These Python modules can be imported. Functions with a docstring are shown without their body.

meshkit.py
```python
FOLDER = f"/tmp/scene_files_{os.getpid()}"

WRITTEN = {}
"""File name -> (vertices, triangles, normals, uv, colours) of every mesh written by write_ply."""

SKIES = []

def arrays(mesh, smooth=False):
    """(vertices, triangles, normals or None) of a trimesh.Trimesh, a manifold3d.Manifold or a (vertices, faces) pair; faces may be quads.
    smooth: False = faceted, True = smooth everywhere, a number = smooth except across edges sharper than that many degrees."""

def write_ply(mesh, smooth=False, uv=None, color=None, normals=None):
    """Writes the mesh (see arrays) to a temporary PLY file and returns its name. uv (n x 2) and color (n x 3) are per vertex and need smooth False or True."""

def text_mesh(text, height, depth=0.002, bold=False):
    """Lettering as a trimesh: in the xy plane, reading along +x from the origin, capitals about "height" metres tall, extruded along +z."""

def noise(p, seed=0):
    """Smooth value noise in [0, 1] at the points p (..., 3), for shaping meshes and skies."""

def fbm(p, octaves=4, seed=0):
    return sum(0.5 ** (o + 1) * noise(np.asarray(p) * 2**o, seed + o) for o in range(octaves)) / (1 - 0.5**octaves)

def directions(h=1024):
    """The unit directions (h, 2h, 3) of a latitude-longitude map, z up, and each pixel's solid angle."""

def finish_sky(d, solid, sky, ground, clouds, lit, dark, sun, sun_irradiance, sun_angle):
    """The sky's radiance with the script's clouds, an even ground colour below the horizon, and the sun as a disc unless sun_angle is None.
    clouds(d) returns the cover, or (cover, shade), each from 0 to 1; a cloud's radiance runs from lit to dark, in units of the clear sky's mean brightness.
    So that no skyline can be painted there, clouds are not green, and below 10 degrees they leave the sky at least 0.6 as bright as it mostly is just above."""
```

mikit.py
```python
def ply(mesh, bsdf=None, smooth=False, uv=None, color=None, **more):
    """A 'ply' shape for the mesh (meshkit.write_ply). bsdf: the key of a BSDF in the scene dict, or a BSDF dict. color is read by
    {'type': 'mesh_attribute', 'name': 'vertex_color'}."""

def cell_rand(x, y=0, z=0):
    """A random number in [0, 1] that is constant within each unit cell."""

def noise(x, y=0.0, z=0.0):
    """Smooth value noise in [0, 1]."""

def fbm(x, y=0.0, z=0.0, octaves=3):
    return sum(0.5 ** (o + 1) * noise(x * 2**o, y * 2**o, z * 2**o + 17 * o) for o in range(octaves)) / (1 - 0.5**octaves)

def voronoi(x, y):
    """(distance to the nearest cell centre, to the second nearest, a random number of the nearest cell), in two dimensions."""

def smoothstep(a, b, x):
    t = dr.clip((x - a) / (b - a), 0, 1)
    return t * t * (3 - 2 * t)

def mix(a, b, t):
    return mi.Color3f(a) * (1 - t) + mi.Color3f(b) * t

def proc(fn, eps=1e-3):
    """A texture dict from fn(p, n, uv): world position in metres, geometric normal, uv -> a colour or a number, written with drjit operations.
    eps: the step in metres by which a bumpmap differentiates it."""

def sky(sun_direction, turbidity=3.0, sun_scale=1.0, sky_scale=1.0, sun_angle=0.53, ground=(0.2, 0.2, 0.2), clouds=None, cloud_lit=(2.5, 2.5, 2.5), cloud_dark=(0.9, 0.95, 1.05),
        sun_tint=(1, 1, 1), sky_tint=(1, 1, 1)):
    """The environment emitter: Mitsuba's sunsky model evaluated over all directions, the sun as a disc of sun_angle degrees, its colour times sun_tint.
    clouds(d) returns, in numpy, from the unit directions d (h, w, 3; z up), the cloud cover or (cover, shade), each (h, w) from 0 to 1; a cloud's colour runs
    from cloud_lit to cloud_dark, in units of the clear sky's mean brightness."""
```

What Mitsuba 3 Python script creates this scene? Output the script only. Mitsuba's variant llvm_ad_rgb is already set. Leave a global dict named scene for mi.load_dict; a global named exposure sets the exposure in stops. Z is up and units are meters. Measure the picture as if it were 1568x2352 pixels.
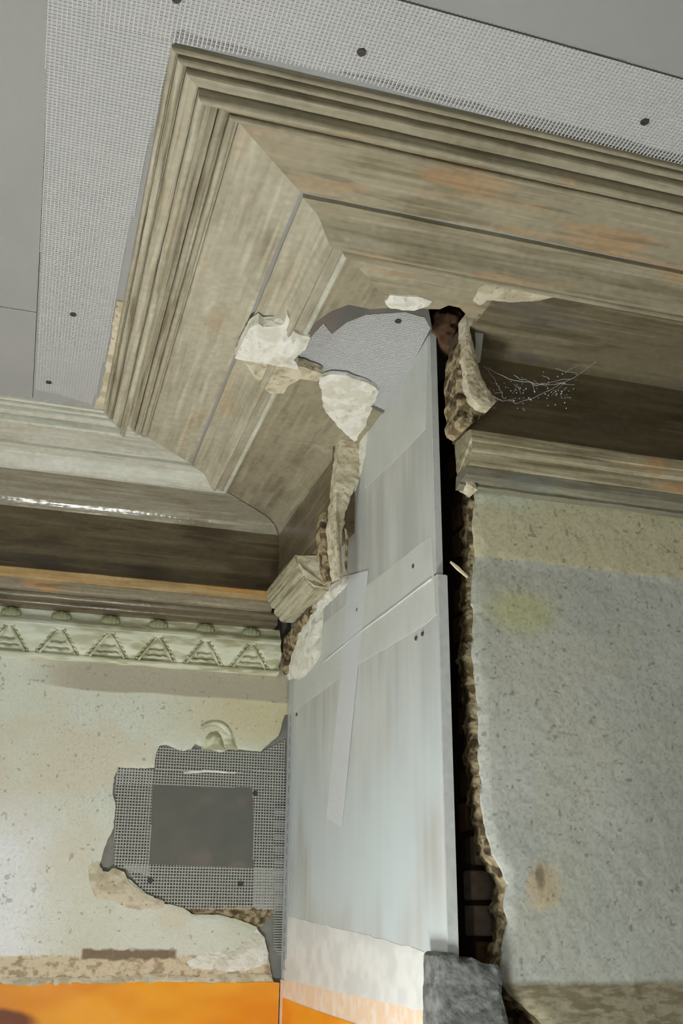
import math, random
import numpy as np, trimesh, mitsuba as mi, drjit as dr
import manifold3d as m3
import shapely
from shapely.geometry import Polygon, LineString, Point, box as sbox
from shapely.ops import unary_union
from scipy.spatial import Delaunay, cKDTree
import mikit, meshkit
from mikit import noise, fbm, smoothstep, mix, voronoi, cell_rand

T = mi.ScalarTransform4f
scene, labels = {'type': 'scene'}, {}
Z0 = 1.9                                   # eye height; every z below is counted from the eye

# ------------------------------------------------------------------ camera
RGT = np.array([0.95730715, -0.28893715, 0.00885131])
UPV = np.array([-0.11464566, -0.35137948, 0.92918719])
FWD = np.array([0.26536653, 0.8905323, 0.36950348])
FPX = 2364.7
scene['camera'] = {'type': 'perspective', 'fov': float(2 * math.degrees(math.atan(784 / FPX))), 'fov_axis': 'x', 'near_clip': 0.05,
                   'to_world': T().look_at(origin=[0, 0, Z0], target=(FWD + [0, 0, Z0]).tolist(), up=UPV.tolist())}
exposure = 0.55

# ------------------------------------------------------------------ light: two unseen windows added for fill (overcast daylight), behind and left of the camera
WIN_W, WIN_R, LAMP = 2.6, 0.35, 68.0
scene['daylight'] = {'type': 'constant', 'radiance': {'type': 'rgb', 'value': [0.10, 0.105, 0.11]}}

# ------------------------------------------------------------------ key measures
XR, D1, D2, H = 0.563, 2.30, 1.3853, 0.902       # face of the pier's side, far wall, near wall, ceiling above the eye


def ray(px, py):
    return (px - 784) / FPX * RGT - (py - 1176) / FPX * UPV + FWD


def on(px, py, x=None, y=None, z=None, pl=None):  # the point of a plane seen at a pixel of the photograph
    d = ray(px, py)
    if pl is not None: return d * (pl[0] @ pl[1] / (pl[1] @ d))
    return d * (x / d[0] if x is not None else y / d[1] if y is not None else z / d[2])


# frames: origin, u, v, outward normal
def frame_w1(o=0.0): return (np.array([0, D1 - o, 0.0]), np.array([1.0, 0, 0]), np.array([0, 0, 1.0]), np.array([0, -1.0, 0]), dict(y=D1 - o))
def frame_w2(o=0.0): return (np.array([0, D2 - o, 0.0]), np.array([1.0, 0, 0]), np.array([0, 0, 1.0]), np.array([0, -1.0, 0]), dict(y=D2 - o))
def frame_c(o=0.0): return (np.array([XR - o, 0, 0.0]), np.array([0, -1.0, 0]), np.array([0, 0, 1.0]), np.array([-1.0, 0, 0]), dict(x=XR - o))
def frame_z(h=0.0): return (np.array([0, 0, H - h]), np.array([1.0, 0, 0]), np.array([0, -1.0, 0]), np.array([0, 0, -1.0]), dict(z=H - h))
def frame_y(y): return (np.array([0, y, 0.0]), np.array([1.0, 0, 0]), np.array([0, 0, 1.0]), np.array([0, -1.0, 0]), dict(y=y))


def frame_t(h=0.0):                                # the board closing the recess: tilted, flush with the soffit at its far end
    a, b = np.array([0, 1.385, H + .010]), np.array([0, 1.600, H - .0190])
    v = (a - b) / np.linalg.norm(a - b)
    u = np.array([1.0, 0, 0])
    n = -np.cross(u, v); n = n if n[2] < 0 else -n
    o = a + n * h
    return (o, u, v, n, dict(pl=(o, n)))


def loc(fr, pts):                                  # pixels of the photograph -> local coordinates on the frame's plane
    o, u, v, n, k = fr
    P = np.array([on(a, b, **k) for a, b in pts]) - o
    return np.stack([P @ u, P @ v], 1)


def world(fr, uvw):
    o, u, v, n, k = fr
    uvw = np.asarray(uvw, float)
    return o + uvw[:, :1] * u + uvw[:, 1:2] * v + uvw[:, 2:3] * n


# ------------------------------------------------------------------ entries
def key_for(name, parent=None):
    k = f'{parent}__{name}' if parent else name
    if k not in USED:
        USED.add(k)
        return k
    i = 1
    while f'{k}_{i:03d}' in USED: i += 1
    k = f'{k}_{i:03d}'
    USED.add(k)
    return k


USED = set()


def thing(name, label, cat, group=None):
    k = key_for(name)
    labels[k] = {'label': label, 'category': cat}
    if group: labels[k]['group'] = group
    return k


def structure(name):
    USED.add(name)
    labels[name] = {'kind': 'structure'}
    return name


def lift(mesh):
    if hasattr(mesh, 'to_mesh'):
        m = mesh.to_mesh()
        mesh = (np.array(m.vert_properties[:, :3]), np.array(m.tri_verts))
    if isinstance(mesh, trimesh.Trimesh):
        mesh = (np.array(mesh.vertices), np.array(mesh.faces))
    return np.asarray(mesh[0], float) + [0, 0, Z0], np.asarray(mesh[1], int)


def put(key, mesh, mat, smooth=False, **more):
    v, f = lift(mesh)
    scene[key] = mikit.ply((v, f), mat, smooth=smooth, **more)
    return key


def part(parent, name, mesh, mat, smooth=False, label=None, stuff=False):
    k = key_for(name, parent)
    put(k, mesh, mat, smooth)
    if label or stuff:
        labels[k] = {}
        if label: labels[k]['label'] = label
        if stuff: labels[k]['kind'] = 'stuff'
    return k


def join(ms):
    vs, fs, n = [], [], 0
    for v, f in (lift0(m) for m in ms):
        vs.append(v); fs.append(f + n); n += len(v)
    return np.vstack(vs), np.vstack(fs)


def lift0(m):
    v, f = lift(m)
    return v - [0, 0, Z0], f


def to_manifold(v, f):
    return m3.Manifold(m3.Mesh(np.asarray(v, np.float32), np.asarray(f, np.uint32)))


# ------------------------------------------------------------------ mesh helpers
def densify(P, step):
    out = []
    for a, b in zip(P, np.roll(P, -1, 0)):
        n = max(1, int(round(np.linalg.norm(b - a) / step)))
        out += [a + (b - a) * i / n for i in range(n)]
    return np.array(out)


def triangulate(poly, res, jag=0.0, seed=0, freq=60):
    """Delaunay triangulation of a polygon: points, faces."""
    rng = np.random.default_rng(seed)
    rings = [np.array(poly.exterior.coords)[:-1]] + [np.array(r.coords)[:-1] for r in poly.interiors]
    B = []
    for r in rings:
        d = densify(r, res)
        if jag:
            q = np.c_[d * freq, np.full(len(d), seed * 3.7)]
            d = d + jag * 2 * np.stack([meshkit.fbm(q, 3, seed) - .5, meshkit.fbm(q + 31.7, 3, seed + 5) - .5], 1) * 2
        B.append(d)
    pp = Polygon(B[0], B[1:]).buffer(0)
    if pp.geom_type != 'Polygon': pp = max(pp.geoms, key=lambda g: g.area)
    B = [np.array(r.coords)[:-1] for r in [pp.exterior, *pp.interiors]]
    B = np.vstack(B)
    x0, y0, x1, y1 = pp.bounds
    gx, gy = np.meshgrid(np.arange(x0, x1, res), np.arange(y0, y1, res))
    G = np.c_[gx.ravel(), gy.ravel()] + rng.uniform(-.3, .3, (gx.size, 2)) * res
    ins = shapely.contains_xy(pp.buffer(-res * .45), G[:, 0], G[:, 1])
    G = G[ins]
    P = np.vstack([B, G])
    tri = Delaunay(P).simplices
    c = P[tri].mean(1)
    tri = tri[shapely.contains_xy(pp, c[:, 0], c[:, 1])]
    a = P[tri]
    area = (a[:, 1, 0] - a[:, 0, 0]) * (a[:, 2, 1] - a[:, 0, 1]) - (a[:, 1, 1] - a[:, 0, 1]) * (a[:, 2, 0] - a[:, 0, 0])
    tri[area < 0] = tri[area < 0][:, ::-1]
    tri = tri[np.abs(area) > 1e-12]
    d = cKDTree(B).query(P)[0]
    d[:len(B)] = 0
    return P, tri, d


def solid_sheet(P, tri, top, bottom):
    """Closes a triangulated height field into a solid; top, bottom: heights per point. Returns local uvw, faces."""
    n = len(P)
    e = np.vstack([tri[:, [0, 1]], tri[:, [1, 2]], tri[:, [2, 0]]])
    es = {}
    for a, b in e: es[(a, b)] = 1
    bd = [(a, b) for a, b in es if (b, a) not in es]
    V = np.vstack([np.c_[P, top], np.c_[P, bottom]])
    F = [tri, tri[:, ::-1] + n]
    if bd:
        s = np.array(bd)
        F += [np.stack([s[:, 1], s[:, 0], s[:, 0] + n], 1), np.stack([s[:, 1], s[:, 0] + n, s[:, 1] + n], 1)]
    return V, np.vstack(F)


def relief(fr, pts, res=0.004, lip=0.002, h=0.006, width=0.012, amp=0.002, freq=90, jag=0.002, seed=0, back=0.002, px=True, jfreq=60, dome=None):
    """A lump or layer with ragged outline and rough face standing on a plane."""
    L = loc(fr, pts) if px else np.asarray(pts, float)
    poly = Polygon(L).buffer(0)
    if poly.geom_type != 'Polygon': poly = max(poly.geoms, key=lambda g: g.area)
    P, tri, d = triangulate(poly, res, jag, seed, jfreq)
    t = np.clip(d / width, 0, 1); t = t * t * (3 - 2 * t)
    q = np.c_[P * freq, np.full(len(P), seed * 1.3)]
    top = lip + (h - lip) * t + amp * (meshkit.fbm(q, 4, seed) - .5) * 2 * (.3 + .7 * t)
    if dome is not None: top = top + dome(P)
    V, F = solid_sheet(P, tri, np.maximum(top, .0003), np.full(len(P), -back))
    return world(fr, V), F


def slab(fr, poly, t0, t1):
    """A flat plate: shapely polygon in local coordinates, between heights t0 and t1 above the plane."""
    geoms = getattr(poly, 'geoms', [poly])
    out = []
    for g in geoms:
        m = trimesh.creation.extrude_polygon(g, t1 - t0, engine='earcut')
        v = np.array(m.vertices); v[:, 2] += t0
        w = world(fr, v)
        f = np.array(m.faces)
        o, u, vv, n, k = fr
        if np.dot(np.cross(u, vv), n) < 0: f = f[:, ::-1]
        out.append((w, f))
    return join(out)


def box(x0, x1, y0, y1, z0, z1, bevel=0.0):
    if bevel:
        c = np.array([(x0 + x1) / 2, (y0 + y1) / 2, (z0 + z1) / 2]); s = np.array([x1 - x0, y1 - y0, z1 - z0]) / 2
        pts = []
        for k in np.ndindex(2, 2, 2):
            k = np.array(k) * 2.0 - 1
            pts += [c + k * (s - bevel * np.array(w)) for w in ((0, 1, 1), (1, 0, 1), (1, 1, 0))]
        return lift0(m3.Manifold.hull_points(np.array(pts)))
    m = trimesh.creation.box(bounds=[[x0, y0, z0], [x1, y1, z1]])
    return np.array(m.vertices), np.array(m.faces)


def tube(pts, r, sides=6):
    p = np.asarray(pts, float)
    r = np.broadcast_to(r, (len(p),))
    t = np.gradient(p, axis=0); t /= np.linalg.norm(t, axis=1, keepdims=True) + 1e-12
    a = np.cross(t, [.31, .52, .79]); a /= np.linalg.norm(a, axis=1, keepdims=True)
    b = np.cross(t, a)
    g = np.arange(sides) * 2 * np.pi / sides
    v = p[:, None] + r[:, None, None] * (np.cos(g)[None, :, None] * a[:, None] + np.sin(g)[None, :, None] * b[:, None])
    i, j = np.meshgrid(np.arange(len(p) - 1), np.arange(sides), indexing='ij')
    q = np.stack([i * sides + j, i * sides + (j + 1) % sides, (i + 1) * sides + (j + 1) % sides, (i + 1) * sides + j], -1).reshape(-1, 4)
    f = [q[:, [0, 1, 2]], q[:, [0, 2, 3]]]
    k = np.arange(1, sides - 1); z = np.zeros_like(k); e = (len(p) - 1) * sides
    f += [np.stack([z, k + 1, k], 1), np.stack([z + e, k + e, k + 1 + e], 1)]
    return v.reshape(-1, 3), np.vstack(f)


def threads(fr, poly, pitch, width, t0, t1, which='both', over=0.0, skew=0.0, seed=1):
    """Woven mesh: the threads of a strip of glass-fibre tape, clipped to a polygon in local coordinates."""
    rng = np.random.default_rng(seed)
    ms = []
    x0, y0, x1, y1 = poly.bounds
    lines = []
    if which in ('both', 'v'):
        for x in np.arange(x0 + pitch / 2, x1, pitch): lines.append((LineString([(x + rng.normal(0, .0003), y0 - 1), (x + skew, y1 + 1)]), 0))
    if which in ('both', 'h'):
        for y in np.arange(y0 + pitch / 2, y1, pitch): lines.append((LineString([(x0 - 1, y + rng.normal(0, .0003)), (x1 + 1, y + skew)]), 1))
    V, F, n = [], [], 0
    cube_f = np.array([[0, 1, 3], [0, 3, 2], [4, 6, 7], [4, 7, 5], [0, 4, 5], [0, 5, 1], [2, 3, 7], [2, 7, 6], [0, 2, 6], [0, 6, 4], [1, 5, 7], [1, 7, 3]])
    for l, k in lines:
        g = poly.intersection(l)
        for s in getattr(g, 'geoms', [g]):
            if s.is_empty or s.geom_type != 'LineString': continue
            a, b = np.array(s.coords[0]), np.array(s.coords[-1])
            d = b - a; L = np.linalg.norm(d)
            if L < .002: continue
            d /= L; m = np.array([-d[1], d[0]]) * width / 2
            zz = (t0, t1) if k == 0 else (t0 + .0003, t1 + .0003)
            pts = [np.r_[q + s_ * m, z] for q in (a, b) for s_ in (-1, 1) for z in zz]
            V.append(world(fr, np.array(pts))); F.append(cube_f + n); n += 8
    return np.vstack(V), np.vstack(F)


def screw(fr, px, r=0.004, h=0.0012, depth=0.0008):
    """A countersunk drywall screw head: a dished disc with a cross slot."""
    c = loc(fr, [px])[0]
    cyl = m3.Manifold.cylinder(h, r, r * .92, 20)
    for a in (0, 90):
        cyl -= m3.Manifold.cube((r * 1.3, r * .28, depth), True).rotate((0, 0, a + 20)).translate((0, 0, h))
    v, f = lift0(cyl)
    v = v + [c[0], c[1], 0]
    o, u, vv, n, k = fr
    if np.dot(np.cross(u, vv), n) < 0: f = f[:, ::-1]
    return world(fr, v), f


# ------------------------------------------------------------------ materials
def principled(name, color, rough=0.7, spec=0.4, bump=None, bump_scale=1.0, **more):
    c = mikit.proc(color) if callable(color) else {'type': 'rgb', 'value': list(color)}
    d = {'type': 'principled', 'base_color': c, 'roughness': rough, 'specular': spec, **more}
    if bump is not None:
        d = {'type': 'bumpmap', 'arbitrary': mikit.proc(bump, eps=8e-4), 'scale': bump_scale, 'nested': d}
    scene[name] = {'type': 'twosided', 'nested': d}


def srgb(r, g, b):
    c = np.array([r, g, b]) / 255.
    return np.where(c <= .04045, c / 12.92, ((c + .055) / 1.055) ** 2.4)


def C(a): return mi.Color3f(*[float(x) for x in a])


def run_color(axis, base, light, dark, stain, stain_amt, dirt, streak=1.0):
    """Old painted plaster: soft blotches, thin streaks along the run of the moulding, ochre stains, dirt."""
    def fn(p, n, uv):
        s, t = (p.x, p.y) if axis == 'x' else (p.y, p.x)
        z = p.z
        st = fbm(s * 9, t * 190, z * 190, 3)
        big = fbm(s * 9 + 3, t * 16, z * 16 + 9, 4)
        fine = fbm(s * 120, t * 120, z * 120, 2)
        c = mix(C(dark), C(base), smoothstep(.22, .58, st * .4 * streak + big * (1 - .4 * streak)))
        c = mix(c, C(light), smoothstep(.5, .8, fbm(s * 8 + 7, t * 120 + 5, z * 120, 2)) * .5)
        c = mix(c, C(stain), smoothstep(.58, .74, fbm(s * 7 + 21, t * 30 + 2, z * 30, 3)) * stain_amt)
        c = mix(c, C(dark) * .6, smoothstep(.62, .80, fbm(s * 10 + 41, t * 70, z * 70, 3)) * dirt)
        return c * (.86 + .28 * fine)
    return fn


def run_bump(axis):
    def fn(p, n, uv):
        s, t = (p.x, p.y) if axis == 'x' else (p.y, p.x)
        return fbm(s * 14, t * 220, p.z * 220, 2) * 1.0 + noise(s * 160, t * 160, p.z * 160) * .5
    return fn


BEIGE, CREAM, OLIVE, OCHRE = srgb(176, 171, 152), srgb(202, 197, 178), srgb(146, 138, 116), srgb(182, 150, 108)
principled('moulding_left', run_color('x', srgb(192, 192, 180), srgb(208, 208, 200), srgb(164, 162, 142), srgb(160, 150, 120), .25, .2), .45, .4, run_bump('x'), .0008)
principled('moulding_side', run_color('y', BEIGE, CREAM, OLIVE, OCHRE, .25, .25), .5, .35, run_bump('y'), .0010)
principled('reed_side', run_color('y', srgb(172, 166, 146), srgb(206, 202, 184), srgb(128, 119, 97), OCHRE, .15, .5, 2.0), .5, .35, run_bump('y'), .0008)
principled('bead_paint', run_color('y', srgb(196, 196, 180), srgb(212, 212, 198), srgb(164, 164, 146), srgb(176, 182, 166), .4, .2), .5, .35, run_bump('y'), .0006)
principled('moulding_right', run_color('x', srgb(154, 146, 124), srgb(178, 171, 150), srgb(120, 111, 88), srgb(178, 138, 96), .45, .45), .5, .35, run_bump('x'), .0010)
principled('cove_x', run_color('x', srgb(96, 86, 66), srgb(118, 107, 86), srgb(70, 60, 44), srgb(74, 66, 64), .6, .5, .5), .32, .5, run_bump('x'), .0005)  # brown paint, partly darkened for the shade on the upright cove
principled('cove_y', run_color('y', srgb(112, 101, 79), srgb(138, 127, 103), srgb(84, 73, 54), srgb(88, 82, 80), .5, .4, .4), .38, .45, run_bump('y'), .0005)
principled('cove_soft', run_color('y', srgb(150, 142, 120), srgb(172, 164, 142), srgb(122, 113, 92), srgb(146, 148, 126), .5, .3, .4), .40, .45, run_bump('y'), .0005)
principled('soffit_left', run_color('x', srgb(150, 144, 126), srgb(176, 174, 162), srgb(122, 114, 92), srgb(150, 152, 138), .5, .3, .4), .20, .7, run_bump('x'), .0006)  # lighter than the upright cove, partly for light put into the colour
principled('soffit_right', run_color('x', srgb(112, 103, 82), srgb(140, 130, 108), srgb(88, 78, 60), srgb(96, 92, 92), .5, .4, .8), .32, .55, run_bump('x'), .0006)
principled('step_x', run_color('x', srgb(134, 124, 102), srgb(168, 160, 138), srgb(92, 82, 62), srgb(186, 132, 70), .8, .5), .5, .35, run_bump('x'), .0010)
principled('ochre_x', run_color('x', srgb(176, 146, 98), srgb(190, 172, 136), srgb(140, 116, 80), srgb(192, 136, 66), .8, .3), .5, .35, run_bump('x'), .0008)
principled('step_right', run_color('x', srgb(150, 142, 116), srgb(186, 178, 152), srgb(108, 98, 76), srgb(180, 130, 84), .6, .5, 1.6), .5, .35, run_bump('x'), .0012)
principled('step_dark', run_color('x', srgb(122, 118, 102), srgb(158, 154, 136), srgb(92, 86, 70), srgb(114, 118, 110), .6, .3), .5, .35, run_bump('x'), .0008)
principled('ornament_tip', srgb(142, 144, 112), .6, .3)
principled('step_y', run_color('y', srgb(176, 172, 148), srgb(206, 202, 180), srgb(132, 122, 92), srgb(186, 150, 96), .6, .5, 2.0), .55, .3, run_bump('y'), .0010)


def ornament_color(p, n, uv):
    a = fbm(p.x * 22, p.y * 60, p.z * 60, 3)
    c = mix(C(srgb(168, 166, 134)), C(srgb(212, 214, 192)), smoothstep(.35, .65, a))
    return mix(c, C(srgb(206, 212, 198)), smoothstep(.25, -.1, p.x) * .6)


principled('ornament_plaster', ornament_color, .55, .35, run_bump('x'), .0008)
principled('ornament_leaf', lambda p, n, uv: mix(C(srgb(160, 158, 126)), C(srgb(204, 204, 180)), smoothstep(.4, .7, fbm(p.x * 60, p.y * 60, p.z * 60, 2))), .6, .3)


def wall_left_color(p, n, uv):
    x, z = p.x, p.z - Z0
    a = fbm(x * 3.2 + 5, z * 3.2, 2.0, 3)
    b = fbm(x * 9, z * 9, 7.0, 3)
    c = mix(C(srgb(200, 202, 180)), C(srgb(208, 211, 198)), smoothstep(.35, .65, a))
    c = mix(c, C(srgb(206, 197, 174)), smoothstep(.5, .7, b) * .6)
    c = mix(c, C(srgb(226, 229, 230)), smoothstep(.20, -.02, x + (b - .5) * .15) * smoothstep(.30, .10, z + (a - .5) * .2))  # glow at the lower left painted in as whiter wall
    c = mix(c, C(srgb(198, 186, 146)), smoothstep(.20, .46, x) * smoothstep(.33, .42, z) * .7)
    # unpainted band under the ornament
    edge = .462 + .006 * noise(x * 12, 3.0, 1.0) + smoothstep(.12, -.1, x) * .02
    c = mix(c, C(srgb(168, 161, 143)), smoothstep(edge - .003, edge + .003, z) * smoothstep(-.05, .10, x) * .9)
    # bare strip above the orange dado
    m = smoothstep(-.066, -.072, z + .004 * (fbm(x * 40, z * 40, 1.0, 2) - .5))
    c = mix(c, C(srgb(204, 190, 162)), m)
    c = mix(c, C(srgb(146, 124, 96)), m * smoothstep(.45, .75, fbm(x * 90, z * 120, 4.0, 4)) * .8)
    s = smoothstep(.012, .006, dr.abs(z + .066) + .010 * (fbm(x * 60, z * 60, 8.0, 2) - .5)) * smoothstep(.148, .155, x) * smoothstep(.345, .335, x)
    c = mix(c, C(srgb(122, 104, 84)), s)
    # pits
    c = mix(c, C(srgb(146, 142, 120)), smoothstep(.66, .78, fbm(x * 260, z * 260, 1.0, 2)) * smoothstep(.4, .7, fbm(x * 8, z * 8, 9.0, 2)) * .28)
    c = mix(c, C(srgb(132, 128, 108)), smoothstep(.80, .88, noise(x * 90, z * 90, 3.0)) * smoothstep(.5, .7, noise(x * 230, z * 230, 3.0)) * .5)
    return c * (.95 + .1 * noise(x * 300, z * 300, 0.0))


principled('wall_left_paint', wall_left_color, .5, .4, lambda p, n, uv: fbm(p.x * 60, p.z * 60, p.y * 60, 3), .0010)


def wall_right_color(p, n, uv):
    x, z = p.x, p.z - Z0
    a = fbm(x * 4, z * 4, 3.0, 3)
    c = mix(C(srgb(176, 178, 170)), C(srgb(192, 193, 186)), smoothstep(.35, .65, a))
    c = mix(c, C(srgb(188, 188, 164)), smoothstep(.5, .72, fbm(x * 8 + 3, z * 8, 5.0, 3)) * .35)
    g = smoothstep(.06, .02, dr.sqrt(dr.square((x - .705) / 1.4) + dr.square(z - .445) * 1.5))
    c = mix(c, C(srgb(188, 188, 142)), g * .8)
    e = .5255 + .003 * noise(x * 22, 1.0, 2.0)
    top = smoothstep(e - .002, e + .002, z)
    c = mix(c, mix(C(srgb(200, 194, 164)), C(srgb(198, 203, 182)), smoothstep(.60, .635, z) * smoothstep(.80, .68, x)), top)
    o = smoothstep(1.2, .5, dr.sqrt(dr.square((x - .712) / .030) + dr.square((z - .052) / .035)) + .8 * (fbm(x * 40, z * 40, 1.0, 2) - .5))
    c = mix(c, C(srgb(196, 176, 142)), o * .75)
    c = mix(c, C(srgb(96, 84, 62)), smoothstep(.010, .004, dr.sqrt(dr.square(x - .7085) + dr.square((z - .060) / 2.4))) * .6)
    low = smoothstep(-.070, -.080, z + .006 * (fbm(x * 30, z * 30, 1.0, 2) - .5))
    c = mix(c, mix(C(srgb(150, 143, 120)), C(srgb(122, 113, 90)), smoothstep(.35, .7, fbm(x * 60, z * 200, 2.0, 4))), low)
    c = mix(c, C(srgb(122, 120, 104)), smoothstep(.60, .76, fbm(x * 260, z * 260, 1.0, 2)) * .22)
    c = mix(c, C(srgb(112, 110, 96)), smoothstep(.80, .88, noise(x * 110, z * 110, 3.0)) * smoothstep(.5, .7, noise(x * 260, z * 260, 3.0)) * .5)
    return c * (.93 + .14 * noise(x * 260, z * 260, 0.0))


principled('wall_right_paint', wall_right_color, .6, .35, lambda p, n, uv: fbm(p.x * 70, p.z * 70, p.y * 70, 3), .0011)


def paper_color(p, n, uv):                         # plasterboard paper brushed with thin filler; bright low light painted in towards the foot
    z = p.z
    s = fbm(p.y * 60, p.x * 60, z * 2.5, 3)
    b = fbm(p.y * 14 + 4, p.x * 14, z * 4, 3)
    c = mix(C(srgb(172, 174, 170)), C(srgb(192, 194, 191)), smoothstep(.30, .72, s * .35 + b * .65))
    return mix(c, C(srgb(194, 206, 210)), smoothstep(.3, .7, fbm(p.y * 9 + 1, p.x * 9, z * 5, 2)) * smoothstep(2.45, 1.95, z) * .85)


principled('board_paper', paper_color, .55, .35)
principled('ceiling_paper', lambda p, n, uv: mix(C(srgb(150, 151, 150)), C(srgb(160, 160, 159)), fbm(p.x * 8, p.y * 8, 1.0, 3)), .8, .2)
principled('board_edge', lambda p, n, uv: mix(C(srgb(182, 185, 184)), C(srgb(204, 206, 205)), fbm(p.z * 120, p.y * 40, p.x * 120, 3)), .7, .2)
principled('tape_skim', lambda p, n, uv: mix(C(srgb(168, 170, 169)), C(srgb(180, 181, 180)), fbm(p.x * 40, p.y * 40, p.z * 40, 3)), .7, .25)
principled('tape_paper', lambda p, n, uv: mix(C(srgb(188, 191, 186)), C(srgb(202, 204, 200)), fbm(p.y * 50, p.x * 50, p.z * 18, 3)), .65, .25)
principled('tape_white', srgb(201, 205, 206), .6, .3)
principled('glass_fibre', srgb(190, 191, 191), .5, .4)
principled('grey_fibre', srgb(168, 168, 162), .5, .4)
principled('white_plaster', lambda p, n, uv: mix(mix(C(srgb(208, 205, 190)), C(srgb(226, 225, 216)), smoothstep(.35, .6, fbm(p.x * 50, p.y * 50, p.z * 50, 3))), C(srgb(150, 140, 116)),
           smoothstep(.64, .80, fbm(p.x * 150 + 3, p.y * 150, p.z * 150, 3)) * .35), .75, .25, lambda p, n, uv: fbm(p.x * 170, p.y * 170, p.z * 170, 3), .004)
principled('skim', lambda p, n, uv: mix(C(srgb(208, 210, 208)), C(srgb(222, 223, 220)), smoothstep(.3, .7, fbm(p.x * 25, p.y * 25, p.z * 25, 3))), .6, .3)
principled('cream_plaster', lambda p, n, uv: mix(mix(C(srgb(182, 171, 145)), C(srgb(206, 198, 176)), smoothstep(.35, .65, fbm(p.x * 50, p.y * 50, p.z * 50, 3))), C(srgb(122, 108, 82)),
           smoothstep(.60, .78, fbm(p.x * 140, p.y * 140, p.z * 140, 3)) * .6), .8, .2, lambda p, n, uv: fbm(p.x * 130, p.y * 130, p.z * 130, 3), .003)
principled('rough_render', lambda p, n, uv: mix(mix(C(srgb(104, 90, 66)), C(srgb(164, 150, 120)), smoothstep(.35, .62, fbm(p.x * 90, p.y * 90, p.z * 90, 3))), C(srgb(50, 38, 26)),
           smoothstep(.52, .66, fbm(p.x * 60 + 3, p.y * 60, p.z * 60, 3)) * .8), .9, .15, lambda p, n, uv: fbm(p.x * 160, p.y * 160, p.z * 160, 3), .004)
principled('brick_brown', lambda p, n, uv: mix(C(srgb(74, 54, 40)), C(srgb(112, 84, 66)), fbm(p.x * 90, p.y * 90, p.z * 90, 3)), .9, .15)
principled('brick_grey', lambda p, n, uv: mix(C(srgb(112, 98, 90)), C(srgb(146, 132, 124)), fbm(p.x * 90, p.y * 90, p.z * 90, 3)), .9, .15)
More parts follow.
